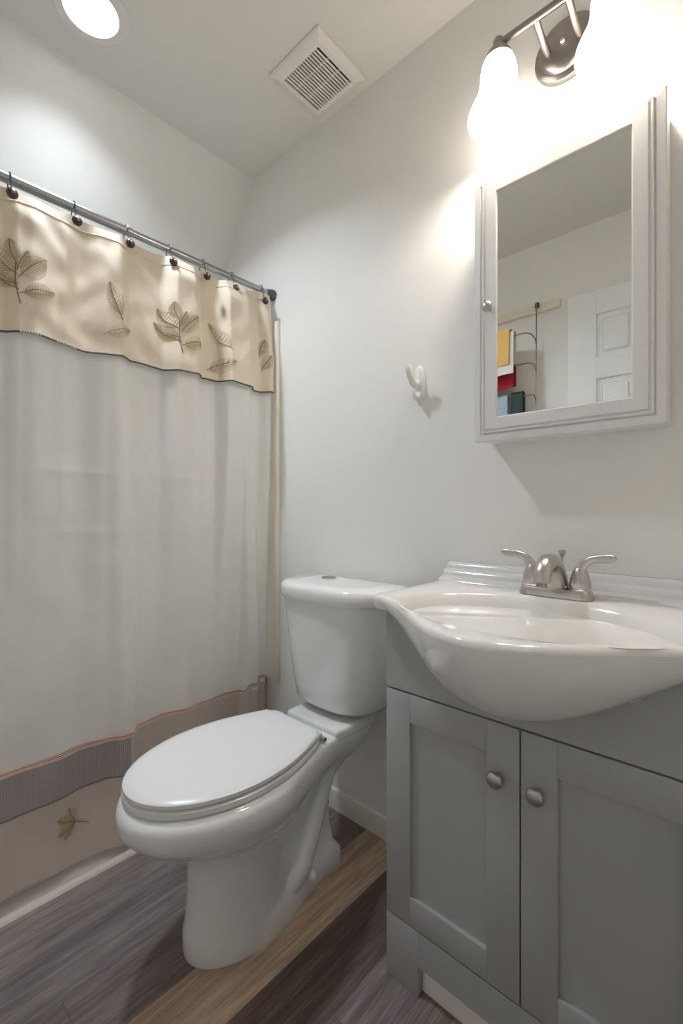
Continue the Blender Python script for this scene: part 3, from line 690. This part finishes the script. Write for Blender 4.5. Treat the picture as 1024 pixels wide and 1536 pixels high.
fo = mb.build('frame', 'vent', vg, angle=20)
mb = MB(); ns = 15
pit = (gx1 - gx0) / ns
for k in range(1, ns): mb.box((gx0 + pit * k - pit * .24, gy0 - .001, ZC - .018), (gx0 + pit * k + pit * .24, gy1 + .001, ZC - .0145))
for yy in (gy0 + (gy1 - gy0) / 3, gy0 + 2 * (gy1 - gy0) / 3): mb.box((gx0, yy - .0012, ZC - .014), (gx1, yy + .0012, ZC - .008))
mb.build('louvres', 'vent', vg, smooth=False)
MB().box((gx0 - .004, gy0 - .004, ZC - .004), (gx1 + .004, gy1 + .004, ZC - .001)).build('slot_shadow_plate', 'dark', vg, smooth=False)  # flat near-black plate stands in for the shade behind the slots

# ------------------------------------------------------------------ robe hook on the wall
HX, HZ = -.748, 1.415
hk = thing('robe_hook', (HX, YB, HZ), 'small white robe hook on the bare wall left of the mirror cabinet', 'hook')
def oval(w_, h_, y, n=28): return [(HX + w_ * math.cos(2 * PI * k / n), y, HZ + h_ * math.copysign(abs(math.sin(2 * PI * k / n)) ** .8, math.sin(2 * PI * k / n))) for k in range(n)]
MB().loft([oval(.019, .058, YB - .0005), oval(.019, .058, YB - .004), oval(.016, .054, YB - .009), oval(.010, .046, YB - .012)]).build('plate', 'plastic', hk, angle=50)
MB().tube([(HX, YB - .008, HZ + .004), (HX, YB - .022, HZ - .006), (HX, YB - .040, HZ - .002), (HX, YB - .054, HZ + .016), (HX, YB - .060, HZ + .036), (HX, YB - .062, HZ + .046)], [.011, .0105, .0095, .0095, .0105, .006], 14).build('upper_prong', 'plastic', hk)
MB().tube([(HX, YB - .008, HZ - .028), (HX, YB - .020, HZ - .042), (HX, YB - .030, HZ - .040), (HX, YB - .034, HZ - .028)], [.010, .009, .0085, .006], 14).build('lower_prong', 'plastic', hk)

# ------------------------------------------------------------------ behind the camera, seen in the mirror
bd = tag(MB().box((-1.50, YF + .0005, 2.070), (-.742, YF + .018, 2.112), .003).build('hook_board', 'board', loc=(-1.12, YF, 2.07)), 'cream board on the wall above the towels, seen in the mirror', 'board')
rk = thing('towel_rack', (-1.11, YF + .04, 1.45), 'thin dark metal towel rack hanging from the cream board in the mirror', 'towel rack')
UY = YF + .035
bars = [1.937, 1.794, 1.636]; BO = {1.937: .095, 1.794: .060, 1.636: .030}
for xu in (-.852, -1.37):
    P = [(xu, YF + .012, 2.116), (xu, YF + .020, 2.121), (xu, UY, 2.112), (xu, UY, 1.40)]
    MB().tube(P, .0032, 8).build('upright', 'nickel_dark', rk)
    MB().box((xu - .011, YF + .0185, 2.090), (xu + .011, YF + .030, 2.118), .004).build('hanger', 'gunmetal', rk)
for zb_ in bars:
    P = []
    o_ = BO[zb_]
    for xu, d in ((-.852, 0), (-1.37, 1)):
        A = [(xu, UY, zb_ - .035), (xu, UY + .02, zb_ - .012), (xu, UY + o_ * .75, zb_ - .004), (xu + (-.02 if not d else .02), UY + o_, zb_)]
        P += A if not d else A[::-1]
    MB().tube(P, .0034, 8).build('bar', 'nickel_dark', rk)
def drape(name, m, x0, x1, zt_, zfront, zback, off, bo, label, seed):
    yb2 = UY + bo; r = .008 + off; th = .007
    prof = [(yb2 + r, zfront)] + [(yb2 + r, lerp(zfront, zt_, k / 8)) for k in range(1, 9)] + [(yb2 + r * math.cos(PI * k / 8), zt_ + r * math.sin(PI * k / 8)) for k in range(1, 8)] + [(yb2 - r, lerp(zt_, zback, k / 6)) for k in range(0, 7)]
    prof_o = [(yb2 + (p[0] - yb2) * (r + th) / r, p[1] + (th if p[1] > zt_ else 0)) for p in prof]
    loop = prof + prof_o[::-1]
    R = []
    for i in range(21):
        t = i / 20.; x = lerp(x0, x1, t)
        R.append([(x, p[0] + (.008 * math.sin(t * 8 + seed) * (zt_ - p[1]) / .2 if p[0] > yb2 else 0), p[1] + .006 * math.sin(t * 5 + seed) * (1 if p[1] < zt_ - .1 else 0)) for p in loop])
    o = MB().loft(R).build(name, m, loc=((x0 + x1) / 2, yb2, zt_), angle=50)
    tag(o, label, 'towel', 'towels on the rack in the mirror')
drape('towel', 'whitet', -.925, -1.28, 1.942, 1.735, 1.79, .004, .095, 'white towel under the yellow one on the rack in the mirror', 1)
drape('towel', 'yellow', -.945, -1.22, 1.950, 1.785, 1.84, .0125, .095, 'yellow towel on the top bar of the rack in the mirror', 2)
drape('towel', 'red', -.940, -1.26, 1.799, 1.680, 1.69, .004, .060, 'dark red towel on the middle bar of the rack in the mirror', 3)
drape('towel', 'blue', -.985, -1.28, 1.641, 1.45, 1.5, .004, .030, 'pale blue towel on the lowest bar of the rack in the mirror', 4)
drape('towel', 'teal', -.905, -.965, 1.641, 1.44, 1.5, .006, .030, 'dark green towel beside the pale blue one in the mirror', 5)
